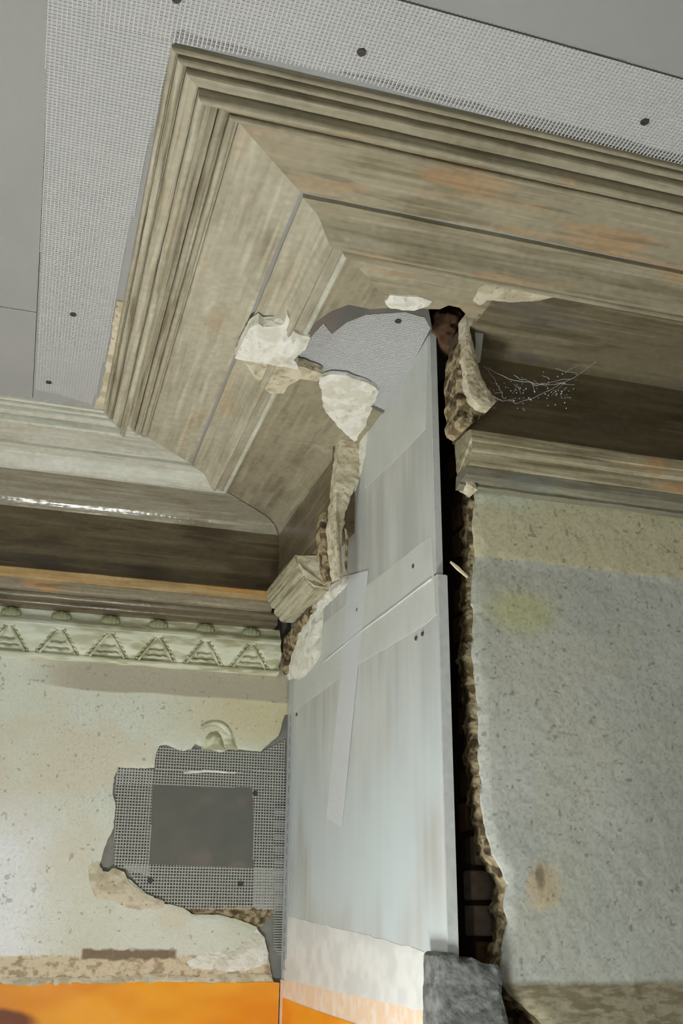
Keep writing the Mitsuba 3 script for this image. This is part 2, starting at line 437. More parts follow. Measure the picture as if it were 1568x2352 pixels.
principled('old_mortar', srgb(62, 50, 38), .95, .1)
principled('slot_dark', srgb(62, 44, 32), .9, .15)  # painted shade behind the slots of the corner bead
principled('cement', lambda p, n, uv: mix(C(srgb(92, 94, 92)), C(srgb(124, 126, 124)), smoothstep(.3, .7, fbm(p.x * 70, p.y * 70, p.z * 70, 4))), .85, .2, lambda p, n, uv: fbm(p.x * 120, p.y * 120, p.z * 120, 3), .002)
principled('patch_mortar', lambda p, n, uv: mix(C(srgb(116, 116, 110)), C(srgb(142, 141, 134)), fbm(p.x * 60, p.y * 60, p.z * 60, 3)), .85, .2)
principled('dark_board', lambda p, n, uv: mix(mix(C(srgb(94, 95, 89)), C(srgb(106, 106, 100)), fbm(p.x * 30, p.y * 30, p.z * 30, 3)), C(srgb(128, 114, 108)), smoothstep(.55, .75, fbm(p.x * 14 + 2, 1.0, p.z * 14, 2)) * .6), .7, .3)


def orange_color(p, n, uv):
    x, z = p.x, p.z - Z0
    a = fbm(x * 6, p.y * 6, z * 10, 3)
    c = mix(C(srgb(228, 140, 20)), C(srgb(240, 164, 34)), smoothstep(.35, .65, a))
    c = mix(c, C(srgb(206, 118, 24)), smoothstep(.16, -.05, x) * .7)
    s = smoothstep(1.15, .75, dr.sqrt(dr.square((x + .03) / .11) + dr.square((z + .185) / .025)) + .3 * (fbm(x * 30, z * 30, 3.0, 2) - .5)) * smoothstep(2.2, 2.25, p.y)  # dark reflection in the gloss, painted in as a brown blob
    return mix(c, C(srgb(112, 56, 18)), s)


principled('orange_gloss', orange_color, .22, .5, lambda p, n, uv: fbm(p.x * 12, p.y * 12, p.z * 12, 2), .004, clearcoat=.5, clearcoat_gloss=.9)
principled('peach_wash', lambda p, n, uv: mix(C(srgb(232, 206, 178)), C(srgb(236, 222, 206)), smoothstep(.3, .7, fbm(p.y * 50, p.z * 50, 1.0, 4))), .5, .3)
principled('screw_steel', srgb(74, 74, 76), .45, .5, metallic=.5)
principled('zinc', srgb(178, 182, 184), .5, .5, metallic=.2)
principled('cobweb_silk', srgb(208, 214, 218), .5, .4)
principled('film', srgb(176, 182, 180), .25, .5)
principled('splinter_wood', srgb(206, 192, 160), .8, .2)
principled('room_paint', srgb(208, 204, 192), .8, .2)
principled('room_floor', srgb(150, 140, 124), .8, .2)
principled('frame_paint', srgb(225, 225, 220), .5, .3)

# ------------------------------------------------------------------ the room
FL = -Z0
XW, XE, YS = -2.0, 2.4, -2.6
structure('floor'); put('floor', box(XW - .1, XE + .1, YS - .1, D1 + .3, FL - .1, FL), 'room_floor')


def wall_with_window(name, axis, at, a0, a1, w0, w1, z0, z1, thick, n):
    structure(name)
    pl = Polygon([(a0, FL), (a1, FL), (a1, H), (a0, H)], [[(w0, z0), (w1, z0), (w1, z1), (w0, z1)]])
    m = trimesh.creation.extrude_polygon(pl, thick, engine='earcut'); v = np.array(m.vertices)
    def place(v): return np.stack([at - v[:, 2], v[:, 0], v[:, 1]], 1) if axis == 'x' else np.stack([v[:, 0], at - v[:, 2], v[:, 1]], 1)
    put(name, (place(v), np.array(m.faces)), 'room_paint')
    w = structure(f'fill_window_{n}')  # added out of view, its glowing pane gives fill light
    fr = Polygon([(w0, z0), (w1, z0), (w1, z1), (w0, z1)], [[(w0 + .05, z0 + .05), (w1 - .05, z0 + .05), (w1 - .05, z1 - .05), (w0 + .05, z1 - .05)]])
    bars = unary_union([fr, sbox((w0 + w1) / 2 - .02, z0, (w0 + w1) / 2 + .02, z1)])
    m = trimesh.creation.extrude_polygon(bars, .05, engine='earcut'); v = np.array(m.vertices); v[:, 2] += thick * .4
    put(w, (place(v), np.array(m.faces)), 'frame_paint')
    pv = np.array([[w0, z0, thick * .8], [w1, z0, thick * .8], [w1, z1, thick * .8], [w0, z1, thick * .8]])
    f = np.array([[0, 1, 2], [0, 2, 3]])
    v = place(pv)
    nn = np.cross(v[1] - v[0], v[2] - v[0])
    if (nn @ (np.array([1.0, 0, 0]) if axis == 'x' else np.array([0, 1.0, 0]))) < 0: f = f[:, ::-1]
    return v, f


v, f = wall_with_window('wall_west', 'x', XW, YS, D1 + .3, -0.9, 0.9, -1.15, 0.35, .2, 1)
put('fill_window_1__pane', (v, f), 'frame_paint'); scene['fill_window_1__pane']['emitter'] = {'type': 'area', 'radiance': {'type': 'rgb', 'value': [WIN_W * .92, WIN_W * 1.0, WIN_W * 1.0]}}
v, f = wall_with_window('wall_rear', 'y', YS, XW, XE, -1.3, 0.7, -1.15, 0.45, .2, 2)
put('fill_window_2__pane', (v, f), 'frame_paint'); scene['fill_window_2__pane']['emitter'] = {'type': 'area', 'radiance': {'type': 'rgb', 'value': [WIN_R * .92, WIN_R * 1.0, WIN_R * 1.0]}}
structure('wall_east'); put('wall_east', box(XE, XE + .1, YS, D2 + .1, FL, H), 'room_paint')

# a builder's flood lamp standing on the floor below the frame, turned up at the work
LX, LY, LZ = .10, 1.08, -.80
put('work_lamp__housing', box(LX - .17, LX + .17, LY - .13, LY + .13, LZ - .07, LZ - .005, .01), 'screw_steel')
put('work_lamp__pole', tube([(LX, LY, FL + .25), (LX, LY, LZ - .065)], .014, 10), 'screw_steel', 60)
for i, g in enumerate((90, 210, 330)):
    k = key_for('leg', 'work_lamp')
    put(k, tube([(LX, LY, FL + .30), (LX + .32 * math.cos(math.radians(g)), LY + .32 * math.sin(math.radians(g)), FL + .011)], .011, 8), 'screw_steel', 60)
g = np.array([[LX - .14, LY - .10, LZ], [LX + .14, LY - .10, LZ], [LX + .14, LY + .10, LZ], [LX - .14, LY + .10, LZ]])
put('work_lamp__pane', (g, np.array([[0, 1, 2], [0, 2, 3]])), 'frame_paint')
scene['work_lamp__pane']['emitter'] = {'type': 'area', 'radiance': {'type': 'rgb', 'value': [LAMP * .97, LAMP, LAMP * .96]}}
labels['work_lamp'] = {'label': 'black work lamp on a tripod, turned up at the wall, standing below the orange dado', 'category': 'lamp'}

# ------------------------------------------------------------------ the recess cut into the cornice beside the pier
HOLE_H = 0.018
hole_px = [(642, 868), (658, 800), (700, 772), (722, 742), (760, 716), (800, 701), (850, 712), (930, 706), (985, 712), (1010, 712), (1030, 703), (1055, 708), (1070, 724), (1076, 745), (1070, 800), (1000, 812), (900, 960), (850, 932), (800, 892), (735, 880), (690, 870)]
hole = Polygon(loc(frame_z(HOLE_H), hole_px)).buffer(0)
hp, _, _ = triangulate(hole, .006, .0015, 5)
hole = Polygon(densify(np.array(hole.exterior.coords)[:-1], .006))
HOLE = m3.CrossSection([np.array(hole.exterior.coords)[:-1] * [1, -1]]).extrude(.09).translate((0, 0, H - .055))

# ------------------------------------------------------------------ ceiling: plasterboard
structure('ceiling')
put('ceiling', box(XW, XE, YS, D1 + .3, H + .075, H + .12), 'old_mortar')
SEAM = 1.497
for (x0, x1, y0, y1) in ((XW, -.0665, SEAM + .0012, D1), (XW, -.0665, YS, SEAM - .0012), (-.0655, XE, YS, D1)):
    m = to_manifold(*box(x0, x1, y0, y1, H, H + .0125)) - HOLE
    k = key_for('panel', 'ceiling')
    put(k, m, 'ceiling_paper')
for p in [(168, 722), (112, 878), (405, -2), (830, 120), (1480, 280)]:
    k = key_for('screw', 'ceiling'); put(k, screw(frame_z(.0040 if p[0] > 400 else .0018), p, r=.0054), 'screw_steel')

# wide glass-fibre strips skimmed over the ceiling joints
fz = frame_z(0)
t = thing('mesh_tape', 'wide pale strip of woven mesh running up the ceiling beside the ribbed moulding', 'mesh tape')
left_px = [(108, -60), (104, 200), (96, 500), (84, 800), (78, 893), (140, 905), (212, 928), (228, 880), (246, 800), (262, 700), (282, 600), (310, 480), (335, 360), (366, 240), (392, 130), (402, 92), (452, -60)]
L = Polygon(loc(fz, left_px))
part(t, 'skim', slab(fz, L.buffer(-.0015), 0, .0010), 'tape_skim')
part(t, 'threads', join([threads(fz, L, .0050, .0013, .0010, .0017, 'v', seed=3), threads(fz, L, .0050, .0008, .0010, .0015, 'h', seed=4)]), 'glass_fibre', stuff=True)
t = thing('mesh_tape', 'wide grey strip of glass-fibre mesh with a frayed edge across the top of the ceiling', 'mesh tape')
fz2 = frame_z(.0018)
up_px = [(225, 56), (300, 71), (367, 86), (402, 96), (520, 118), (640, 140), (768, 168), (900, 204), (1020, 238), (1094, 256), (1200, 288), (1340, 326), (1460, 352), (1568, 376), (1640, 392), (1640, 205), (1568, 181), (1240, 88), (921, 0), (700, -60), (200, -60)]
U = Polygon(loc(fz2, up_px)).buffer(0)
x0, y0, x1, y1 = U.bounds
rng = np.random.default_rng(4)
cut = []
for i, x in enumerate(np.linspace(.07, x1 + .02, 60)): cut.append((x, -(D2 - .4965) + .012 + .018 * float(meshkit.fbm(np.array([[x * 9, 3., 1.]]), 3)[0])))
skim_low = Polygon([(.062, -.87)] + cut + [(x1 + .02, -.99), (.062, -.99)])
part(t, 'skim', slab(fz2, U.difference(skim_low.buffer(0)).buffer(-.001), 0, .0010), 'tape_skim')
part(t, 'threads', join([threads(fz2, U, .0050, .0016, .0010, .0018, 'v', seed=5), threads(fz2, U, .0050, .0007, .0010, .0014, 'h', seed=6)]), 'glass_fibre', stuff=True)

lump_later = [(214, 936), (230, 905), (236, 878), (252, 800), (262, 722), (270, 690), (284, 692), (280, 760), (268, 830), (252, 905), (250, 948), (232, 952)]

# ------------------------------------------------------------------ the cornice
XMIN, XMAX = -.42, 1.30


def sweep(profile, run, s0=None, s1=None, step=.006, amp=.0007, freq=22, seed=0, rag0=0, rag1=0):
    """Sweeps a closed profile of (p, h) = (distance from the wall face, depth under the ceiling) along one run, mitred at the corners."""
    P = np.asarray(profile, float)
    x, y, z = XR - P[:, 0], D1 - P[:, 0], H - P[:, 1]
    y2 = D2 - P[:, 0]
    n = len(P)
    if run == 'left':
        a = np.stack([np.full(n, XMIN if s0 is None else s0), y, z], 1); b = np.stack([x if s1 is None else np.full(n, s1), y, z], 1)
    elif run == 'side':
        a = np.stack([x, y if s0 is None else np.full(n, s0), z], 1); b = np.stack([x, y2 if s1 is None else np.full(n, s1), z], 1)
    else:
        a = np.stack([x if s0 is None else np.full(n, s0), y2, z], 1); b = np.stack([np.full(n, XMAX if s1 is None else s1), y2, z], 1)
    d = {'left': (1, 0, 0), 'side': (0, -1, 0), 'right': (1, 0, 0)}[run]
    for e, r, k in ((a, rag0, 1), (b, rag1, 7)):
        if r: e += np.array(d) * r * 2 * (meshkit.fbm(np.c_[P * 60, np.full(n, seed + k)], 3, seed) - .5)[:, None]
    m = max(2, int(np.linalg.norm(b - a, axis=1).max() / step))
    tt = np.linspace(0, 1, m + 1)[:, None, None]
    V = (a[None] * (1 - tt) + b[None] * tt).reshape(-1, 3)
    off = (np.stack([meshkit.fbm(V * freq + 50, 3, seed), meshkit.fbm(V * freq + 150, 3, seed + 1), meshkit.fbm(V * freq + 250, 3, seed + 2)], 1) - .5) * 2 * amp
    V = V + off
    i, j = np.meshgrid(np.arange(m), np.arange(n), indexing='ij')
    q = np.stack([i * n + j, i * n + (j + 1) % n, (i + 1) * n + (j + 1) % n, (i + 1) * n + j], -1).reshape(-1, 4)
    cap = m3.triangulate([P.astype(np.float32)]) if False else trimesh.creation.triangulate_polygon(Polygon(P), engine='earcut')[1]
    cp = np.array(trimesh.creation.triangulate_polygon(Polygon(P), engine='earcut')[0])
    cap = cKDTree(P).query(cp)[1][cap]
    F = np.vstack([q[:, [0, 1, 2]], q[:, [0, 2, 3]], cap, cap[:, ::-1] + m * n])
    mesh = trimesh.Trimesh(V, F, process=False)
    mesh.fix_normals()
    return np.array(mesh.vertices), np.array(mesh.faces)


def arc(c, r, a0, a1, n=7, ry=None):
    g = np.radians(np.linspace(a0, a1, n))
    return [(c[0] + r * math.cos(t), c[1] + (ry or r) * math.sin(t)) for t in g]


# profiles as (p, h)
reeds = [(.4995, -.001), (.4995, .0050)] + arc((.4962, .0060), .0034, 0, 140, 7) + [(.4925, .0025), (.4915, .0025)] + \
        arc((.4868, .0105), .0046, -20, 190, 9) + [(.4815, .0050), (.4800, .0050), (.4797, .0170), (.4780, .0198), (.4720, .0212), (.4655, .0216), (.4645, .0140), (.4625, .0140), (.4620, .0280)] + \
        arc((.4570, .0305), .0050, 0, 175, 9) + [(.4518, .0240), (.4505, .0080), (.4480, .0055), (.4425, .0055), (.4405, .0085), (.4365, .0105), (.4345, .0095), (.4335, .0025)] + \
        arc((.4285, .0080), .0046, -20, 200, 9) + [(.4232, .0008), (.4195, .0008)] + arc((.4145, .0075), .0046, -20, 200, 9) + [(.4090, .0004), (.4060, .0004), (.4052, .0046), (.4040, .0048), (.4040, -.001)]
frieze = [(.4040, -.001), (.4040, .0048), (.38, .0042), (.34, .0036), (.3020, .0032), (.3015, -.001)]
fascia = [(.2965, -.001), (.2965, .0068), (.2820, .0074), (.2690, .0078)] + [(.2665, .0090), (.2610, .0140), (.2545, .0225), (.2480, .0300), (.2420, .0345), (.2385, .0345), (.2360, .0325)] + \
         [(.2340, .0270), (.2320, .0235), (.2250, .0220), (.2175, .0215), (.2175, -.001)]
bead = [(.2175, -.001), (.2175, .0190)] + arc((.2115, .0195), .0055, 0, 180, 9, .0060) + [(.2055, .0185), (.2055, -.001)]
cove_r = .030
soff = [(.2055, -.001), (.2055, .0178), (.18, .0172), (.15, .0168), (.12, .0168), (.095, .0172)]
curve = [(.085, .0182), (.072, .0210), (.062, .0265), (.054, .0350), (.048, .0470), (.0455, .0620)]
cove = soff + curve + [(.0445, .09), (.0445, .13), (.0450, .165), (.0460, .196), (.030, .196), (-.002, .196), (-.002, -.001)]
steps = [(-.002, .1965), (.046, .1965), (.0785, .1972), (.0800, .1990), (.0795, .2080), (.0780, .2175), (.0770, .2190), (.0735, .2192), (.0730, .2215), (.0715, .2330), (.0665, .2395), (.0640, .2400), (.0635, .2440),
         (.0610, .2520), (.0560, .2570), (.0500, .2590), (.0495, .2630), (.0460, .2680), (.0400, .2700), (.0200, .2705), (-.002, .2705)]
steps_right = [(-.002, .1855), (.044, .1855), (.0690, .1925), (.0705, .1945), (.0695, .2050), (.0680, .2095), (.0640, .2097), (.0635, .2130), (.0615, .2200), (.0570, .2235), (.0550, .2238), (.0545, .2275),
               (.0520, .2370), (.0470, .2420), (.0440, .2425), (.0435, .2470), (.0400, .2560), (.0330, .2600), (.0200, .2610), (.0200, .2655), (-.002, .2660)]

t = CORNICE = thing('cornice', 'old painted plaster cornice with ribbed edge and deep cove, stepping out around the pier', 'cornice')
CUT = 1.80                                        # where the cove on the pier's side is broken off
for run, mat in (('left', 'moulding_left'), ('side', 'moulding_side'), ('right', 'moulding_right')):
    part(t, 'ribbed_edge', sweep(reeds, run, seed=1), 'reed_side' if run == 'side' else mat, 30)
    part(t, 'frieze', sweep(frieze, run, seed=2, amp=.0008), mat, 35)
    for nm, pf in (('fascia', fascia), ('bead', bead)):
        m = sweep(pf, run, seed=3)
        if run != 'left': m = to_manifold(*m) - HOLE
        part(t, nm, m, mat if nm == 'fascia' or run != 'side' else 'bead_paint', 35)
upright = [(.0480, -.001), (.0480, .0470), (.0455, .0620)] + cove[len(soff) + len(curve):]
overhead = soff + curve[:-1] + [(.0480, -.001)]
part(t, 'cove_soffit', sweep(overhead, 'left', seed=4, amp=.0010), 'soffit_left', 60)
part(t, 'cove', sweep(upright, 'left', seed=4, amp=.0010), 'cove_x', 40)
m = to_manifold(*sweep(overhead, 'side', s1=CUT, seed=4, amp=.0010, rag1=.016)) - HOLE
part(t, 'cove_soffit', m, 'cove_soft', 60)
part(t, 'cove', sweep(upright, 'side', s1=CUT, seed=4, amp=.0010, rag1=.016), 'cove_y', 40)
soff_closed = soff + [(.085, .0182), (.085, -.001)]
cut_x = .600
soff_side = soff + [(.06, .0178), (.02, .0182), (-.0005, .0184), (-.0005, -.001)]
m = to_manifold(*sweep(soff_side, 'side', s0=CUT + .012, seed=4, amp=.001)) - HOLE
part(t, 'soffit', m, 'cove_soft', 40)
m = to_manifold(*sweep(soff_closed, 'right', s1=cut_x + .003, seed=4, amp=.001)) - HOLE
part(t, 'soffit', m, 'moulding_right', 40)
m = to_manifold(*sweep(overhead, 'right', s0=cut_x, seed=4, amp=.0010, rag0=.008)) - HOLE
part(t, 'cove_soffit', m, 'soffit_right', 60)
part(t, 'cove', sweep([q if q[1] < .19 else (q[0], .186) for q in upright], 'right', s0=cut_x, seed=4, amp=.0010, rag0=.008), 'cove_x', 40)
fillet = [q for q in steps if q[1] < .2191] + [(.0700, .2191), (-.002, .2191)]
up_steps = [(-.002, .2192)] + [q for q in steps if .2191 < q[1] < .2443] + [(-.002, .2440)]
part(t, 'fillet', sweep(fillet, 'left', s1=XR - .066, seed=6, amp=.0009, rag1=.004), 'ochre_x', 35)
low_steps = [(-.002, .2445), (.0630, .2445)] + [q for q in steps if q[1] > .2443]
part(t, 'step_moulding', sweep(up_steps, 'left', s1=XR - .062, seed=6, amp=.0009, rag1=.004), 'step_x', 35)
part(t, 'quirk_moulding', sweep(low_steps, 'left', s1=XR - .045, seed=6, amp=.0009, rag1=.004), 'cove_x', 35)
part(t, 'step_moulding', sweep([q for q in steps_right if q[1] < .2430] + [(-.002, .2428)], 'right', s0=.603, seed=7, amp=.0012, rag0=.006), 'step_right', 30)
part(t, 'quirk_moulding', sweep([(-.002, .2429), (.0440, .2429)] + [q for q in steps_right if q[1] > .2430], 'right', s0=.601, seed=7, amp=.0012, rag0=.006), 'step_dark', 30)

# leaf-and-dart ornament under the far run
orn = [(-.002, .2710), (.0180, .2710), (.0200, .2850), (.0240, .2920), (.0300, .2960), (.0335, .3000), (.0350, .3060), (.0340, .3080), (.0345, .3110), (.0350, .3150), (.0335, .3280), (.0300, .3420), (.0240, .3560), (.0180, .3650),
       (.0200, .3660), (.0215, .3690), (.0210, .3730), (.0160, .3760), (-.002, .3760)]
rng = np.random.default_rng(8)
px_tip = [(20, 1480), (128, 1493), (246, 1503), (358, 1510), (470, 1520), (575, 1530)]
xs = [on(a, b, y=D1 - .03)[0] for a, b in px_tip]
pitch = float(np.polyfit(range(6), xs, 1)[0]); xs = [float(np.polyfit(range(6), xs, 1)[1]) + pitch * i for i in range(6)]
hs_ = np.linspace(.3150, .3650, 21)
orn_f = [q for q in orn if q[1] < .3150] + [(float(np.interp(h, [q[1] for q in orn[3:]], [q[0] for q in orn[3:]])), float(h)) for h in hs_] + [q for q in orn if q[1] > .3651 or q[1] > .365 and q[0] < .019 and q[1] > .3652]
V, F = sweep(orn_f, 'left', s1=XR - .030, seed=8, amp=.0008, rag1=.003, step=.003)
sx = np.abs((V[:, 0] - xs[0] + pitch / 2) % pitch - pitch / 2); hv = H - V[:, 2]
e = .007 + .037 * (hv - .316) / .048
k = np.clip((e + .005 - sx) / .006, 0, 1); k = k * k * (3 - 2 * k)
V[:, 1] += .0075 * k * np.clip((hv - .3145) / .004, 0, 1) * np.clip((.3665 - hv) / .003, 0, 1) * (V[:, 1] < D1 - .010)
e2 = np.abs(hv - .3005 - .004 * np.cos(2 * np.pi * (V[:, 0] - xs[0]) / pitch))
part(t, 'ornament_band', (V, F), 'ornament_plaster', 35)


def orn_p(h):
    hs = np.array([o[1] for o in orn[3:]]); ps = np.array([o[0] for o in orn[3:]])
    return np.interp(h, hs, ps)


def leaf(xc, rng):
    """One pierced leaf of the ornament: two beaded ribs in a V upside down, bars between them, a folded tip above."""
    ms = []
    def at(x, h, out=.001): return np.array([xc + x, D1 - orn_p(h) - out + .0028, H - h])
    for s in (-1, 1):
        pts = [at(s * (.004 + .034 * k), .318 + .048 * k, .0016) for k in np.linspace(0, 1, 9)]
        ms.append(tube(pts, np.linspace(.0022, .0030, 9), 7))
        for k in np.linspace(.02, .95, 6):
            c = at(s * (.010 + .034 * k), .316 + .048 * k, .0015)
            b = trimesh.creation.icosphere(1, .0033 * rng.uniform(.8, 1.15)); ms.append((np.array(b.vertices) + c, np.array(b.faces)))
    for k, w in ((.346, .016), (.358, .024)):
        ms.append(tube([at(x, k + .0012 * math.sin(x * 300), .0012) for x in np.linspace(-w, w, 7)], .0030, 7))
    return join(ms)


def leaf_tip(xc):
    b = trimesh.creation.icosphere(3, 1.0); v = np.array(b.vertices)
    v = v * [.022, .010, .0125]; v[:, 2] += .003 * np.cos(v[:, 0] / .022 * 1.5) - .002
    v[:, 1] -= .0012 * np.cos(v[:, 0] * 700)
    return v + [xc, D1 - orn_p(.284) + .004, H - .284], np.array(b.faces)


for x in [xs[0] - 2 * pitch, xs[0] - pitch] + xs:
    if x < XR - .045:
        k = part(t, 'ornament_leaf', leaf(x, rng), 'ornament_leaf', 40)
        part(k, 'tip', leaf_tip(x), 'ornament_tip', 40)

# ------------------------------------------------------------------ far wall (left), with the hole that holds the repair patch
structure('wall_left')
put('wall_left', box(XW, XR + .4, D1 + .014, D1 + .2, FL, H + .075), 'patch_mortar')
f1 = frame_w1(0)
hole1_px = [(655, 1640), (640, 1690), (622, 1704), (600, 1726), (566, 1722), (530, 1718), (505, 1728), (470, 1716), (450, 1708), (440, 1720), (415, 1724), (385, 1710), (366, 1712), (358, 1735), (356, 1762), (318, 1764), (272, 1762), (262, 1785), (259, 1825),
            (266, 1850), (262, 1900), (246, 1930), (232, 1975), (222, 2005), (238, 2028), (268, 2008), (300, 2022), (335, 2052), (375, 2074), (420, 2084), (440, 2100), (500, 2100), (548, 2112), (590, 2130), (608, 2156), (617, 2190), (622, 2230), (630, 2262), (670, 2262), (670, 1640)]
h1 = Polygon(loc(f1, hole1_px)).buffer(0)
ze = [on(a, b, y=D1)[2] for a, b in ((0, 2272), (622, 2254))]
DADO = -.1165
plaster = sbox(XW, DADO - .012, XR + .002, H - .30).difference(h1)
plaster = max(getattr(plaster, 'geoms', [plaster]), key=lambda g: g.area)
near = plaster.intersection(sbox(-.42, -2, XR + .1, 2))
near = max(getattr(near, 'geoms', [near]), key=lambda g: g.area)
P, tri, d = triangulate(near, .0075, .0016, 11, 90)
top = .0005 * (meshkit.fbm(np.c_[P * 25, P[:, :1] * 0], 3, 2) - .5) * 2 - .0028 * np.exp(-d / .004) * (np.abs(P[:, 0] + .42) > .02)
V, F = solid_sheet(P, tri, top, np.full(len(P), -.014))
part('wall_left', 'plaster', (world(f1, V), F), 'wall_left_paint', 30)
part('wall_left', 'plaster', slab(f1, sbox(XW, DADO - .012, -.421, H - .30), -.014, 0), 'wall_left_paint')
# orange gloss dado
L = [(XW, FL), (XR - .004, FL)]
for x in np.linspace(XR - .004, -.42, 90): L.append((x, DADO - .0015 + .005 * float(meshkit.fbm(np.array([[x * 18, 2., 0.]]), 3)[0] - .5) + .003 * float(meshkit.noise(np.array([[x * 70, 2., 0.]]))[0] - .5) * (x > .3)))
L.append((XW, DADO))
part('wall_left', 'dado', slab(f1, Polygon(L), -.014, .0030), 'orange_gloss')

# repair patch set in the hole
t = thing('repair_patch', 'dark grey square board set into the left wall and framed with grey mesh', 'wall patch')
fp = frame_w1(-.012)
part(t, 'backing', slab(fp, h1.buffer(.012).intersection(sbox(-1, -1, XR + .002, 1)), -.0020, .0012), 'patch_mortar')
fpl = frame_w1(-.0085)
plate = Polygon(loc(fpl, [(338, 1796), (584, 1806), (584, 1996), (334, 1986)]))
part(t, 'board', slab(fpl, plate, -.002, .0008), 'dark_board')
tapes = [[(268, 1764), (656, 1776), (656, 1812), (266, 1800)], [(266, 1764), (352, 1768), (342, 2012), (262, 1990)], [(580, 1770), (656, 1772), (652, 2090), (582, 2085)], [(280, 1982), (654, 1996), (652, 2092), (420, 2088), (330, 2050)],
         [(358, 1714), (600, 1728), (654, 1700), (654, 1778), (356, 1768)]]
ft = frame_w1(-.0070)
for k, q in enumerate(tapes):
    pl = Polygon(loc(ft, q)).buffer(0).intersection(h1.buffer(.001))
    pl = max(getattr(pl, 'geoms', [pl]), key=lambda g: g.area)
    part(t, 'mesh', threads(ft, pl, .0062, .0019, 0, .0006, seed=20 + k), 'grey_fibre', stuff=True)
for p in [(345, 2022), (552, 2030), (586, 1822)]: part(t, 'screw', screw(frame_w1(-.0062), p, r=.0058), 'screw_steel')
part(t, 'filler_ridge', relief(frame_w1(-.006), [(420, 1772), (470, 1768), (545, 1773), (540, 1777), (470, 1774), (425, 1777)], .002, .0006, .0018, .003, .0004, 200, .0006, 3), 'white_plaster')

# loosened plaster lumps round the patch
def lump(name, label, fr, pts, mat='cream_plaster', cat='plaster lump', parent=None, **k):
    m = relief(fr, pts, **k)
    if parent: return part(parent, name, m, mat, 40)
    key = thing(name, label, cat)
    put(key, m, mat, 40)
    return key


t = thing('plaster_boss', 'small scalloped plaster boss standing above the grey wall patch', 'plaster boss')
part(t, 'rim', tube([on(490 + 40 * math.cos(a), 1700 - 38 * math.sin(a), y=D1 - .002) for a in np.linspace(-.35, 2.3, 16)], np.r_[np.linspace(.003, .0065, 8), np.linspace(.0065, .004, 8)], 10), 'ornament_plaster', 50)
part(t, 'knob', relief(frame_w1(-.004), [(462, 1722), (468, 1695), (480, 1680), (500, 1678), (512, 1692), (518, 1722)], .003, .003, .011, .012, .002, 120, .001, 5, .006), 'ornament_leaf', 50)
part(t, 'wing', relief(frame_w1(-.002), [(500, 1680), (530, 1676), (540, 1700), (545, 1722), (520, 1722)], .003, .002, .006, .010, .001, 90, .001, 6, .006), 'ornament_plaster', 50)
lump('plaster_flake', 'curled flake of cream plaster at the lower left corner of the wall patch', frame_w1(-.001), [(200, 1990), (222, 1978), (236, 2000), (262, 1996), (285, 2008), (312, 2036), (350, 2058), (378, 2072), (372, 2086), (330, 2090), (280, 2080), (222, 2062), (206, 2030)],
     lip=.002, h=.005, amp=.004, freq=60, res=.004, jag=.003, seed=9, back=.012)
lump('plaster_flake', 'brown plaster edge hanging under the mesh at the bottom of the wall patch', frame_w1(-.010), [(378, 2070), (430, 2086), (520, 2078), (600, 2078), (634, 2090), (600, 2130), (545, 2114), (500, 2104), (440, 2106)],
     mat='rough_render', lip=.002, h=.004, amp=.003, seed=10)
lump('plaster_patch', 'fresh white plaster smear between the orange dado and the wall patch', frame_w1(-.0005), [(428, 2208), (470, 2190), (540, 2182), (575, 2150), (588, 2132), (606, 2150), (616, 2190), (612, 2214), (560, 2232), (500, 2228), (440, 2226)],
     mat='white_plaster', cat='plaster patch', lip=.001, h=.003, amp=.0015, seed=12)
lump('plaster_ridge', 'rough ragged plaster ridge along the top of the orange dado', frame_w1(0), [(0, 2248), (100, 2246), (230, 2243), (360, 2236), (420, 2240), (480, 2242), (560, 2236), (620, 2238), (628, 2256), (520, 2263), (380, 2264), (200, 2266), (0, 2272)],
     cat='plaster ridge', lip=.001, h=.004, amp=.003, seed=13, jag=.003)

# ------------------------------------------------------------------ near wall (right)
structure('wall_right')
put('wall_right', box(.80, XE, D2 + .035, D2 + .2, FL, H + .075), 'old_mortar')
f2 = frame_w2(0)
edge_px = [(1090, 1110), (1094, 1150), (1088, 1210), (1096, 1270), (1092, 1320), (1084, 1360), (1094, 1420), (1088, 1500), (1096, 1570), (1104, 1650), (1102, 1720), (1110, 1800), (1112, 1860), (1124, 1915), (1136, 1962), (1160, 2004), (1168, 2030), (1164, 2080), (1168, 2130), (1160, 2180), (1152, 2215), (1156, 2262), (1180, 2292), (1215, 2318), (1250, 2352), (1290, 2420)]
E2 = loc(f2, edge_px)
w2 = Polygon(list(map(tuple, E2)) + [(.80, FL), (XE, FL), (XE, H - .264), (E2[0, 0], H - .264)]).buffer(0)
near = w2.intersection(sbox(.5, -.35, 1.3, 1))
P, tri, d = triangulate(near, .0075, .0022, 14, 120)
q = np.c_[P * 25, P[:, :1] * 0]
rim = np.exp(-cKDTree(np.vstack([a + (b - a) * np.linspace(0, 1, 12)[:, None] for a, b in zip(E2[:-1], E2[1:])])).query(P)[0] / .004)
top = .0006 * (meshkit.fbm(q, 3, 2) - .5) * 2 - .006 * rim + np.where(P[:, 1] > .5255, .0016, 0) 
V, F = solid_sheet(P, tri, top, np.full(len(P), -.010))
part('wall_right', 'plaster', (world(f2, V), F), 'wall_right_paint', 30)
rest = w2.difference(sbox(.5, -.35, 1.3, 1))
part('wall_right', 'plaster', slab(f2, rest, -.010, 0), 'wall_right_paint')
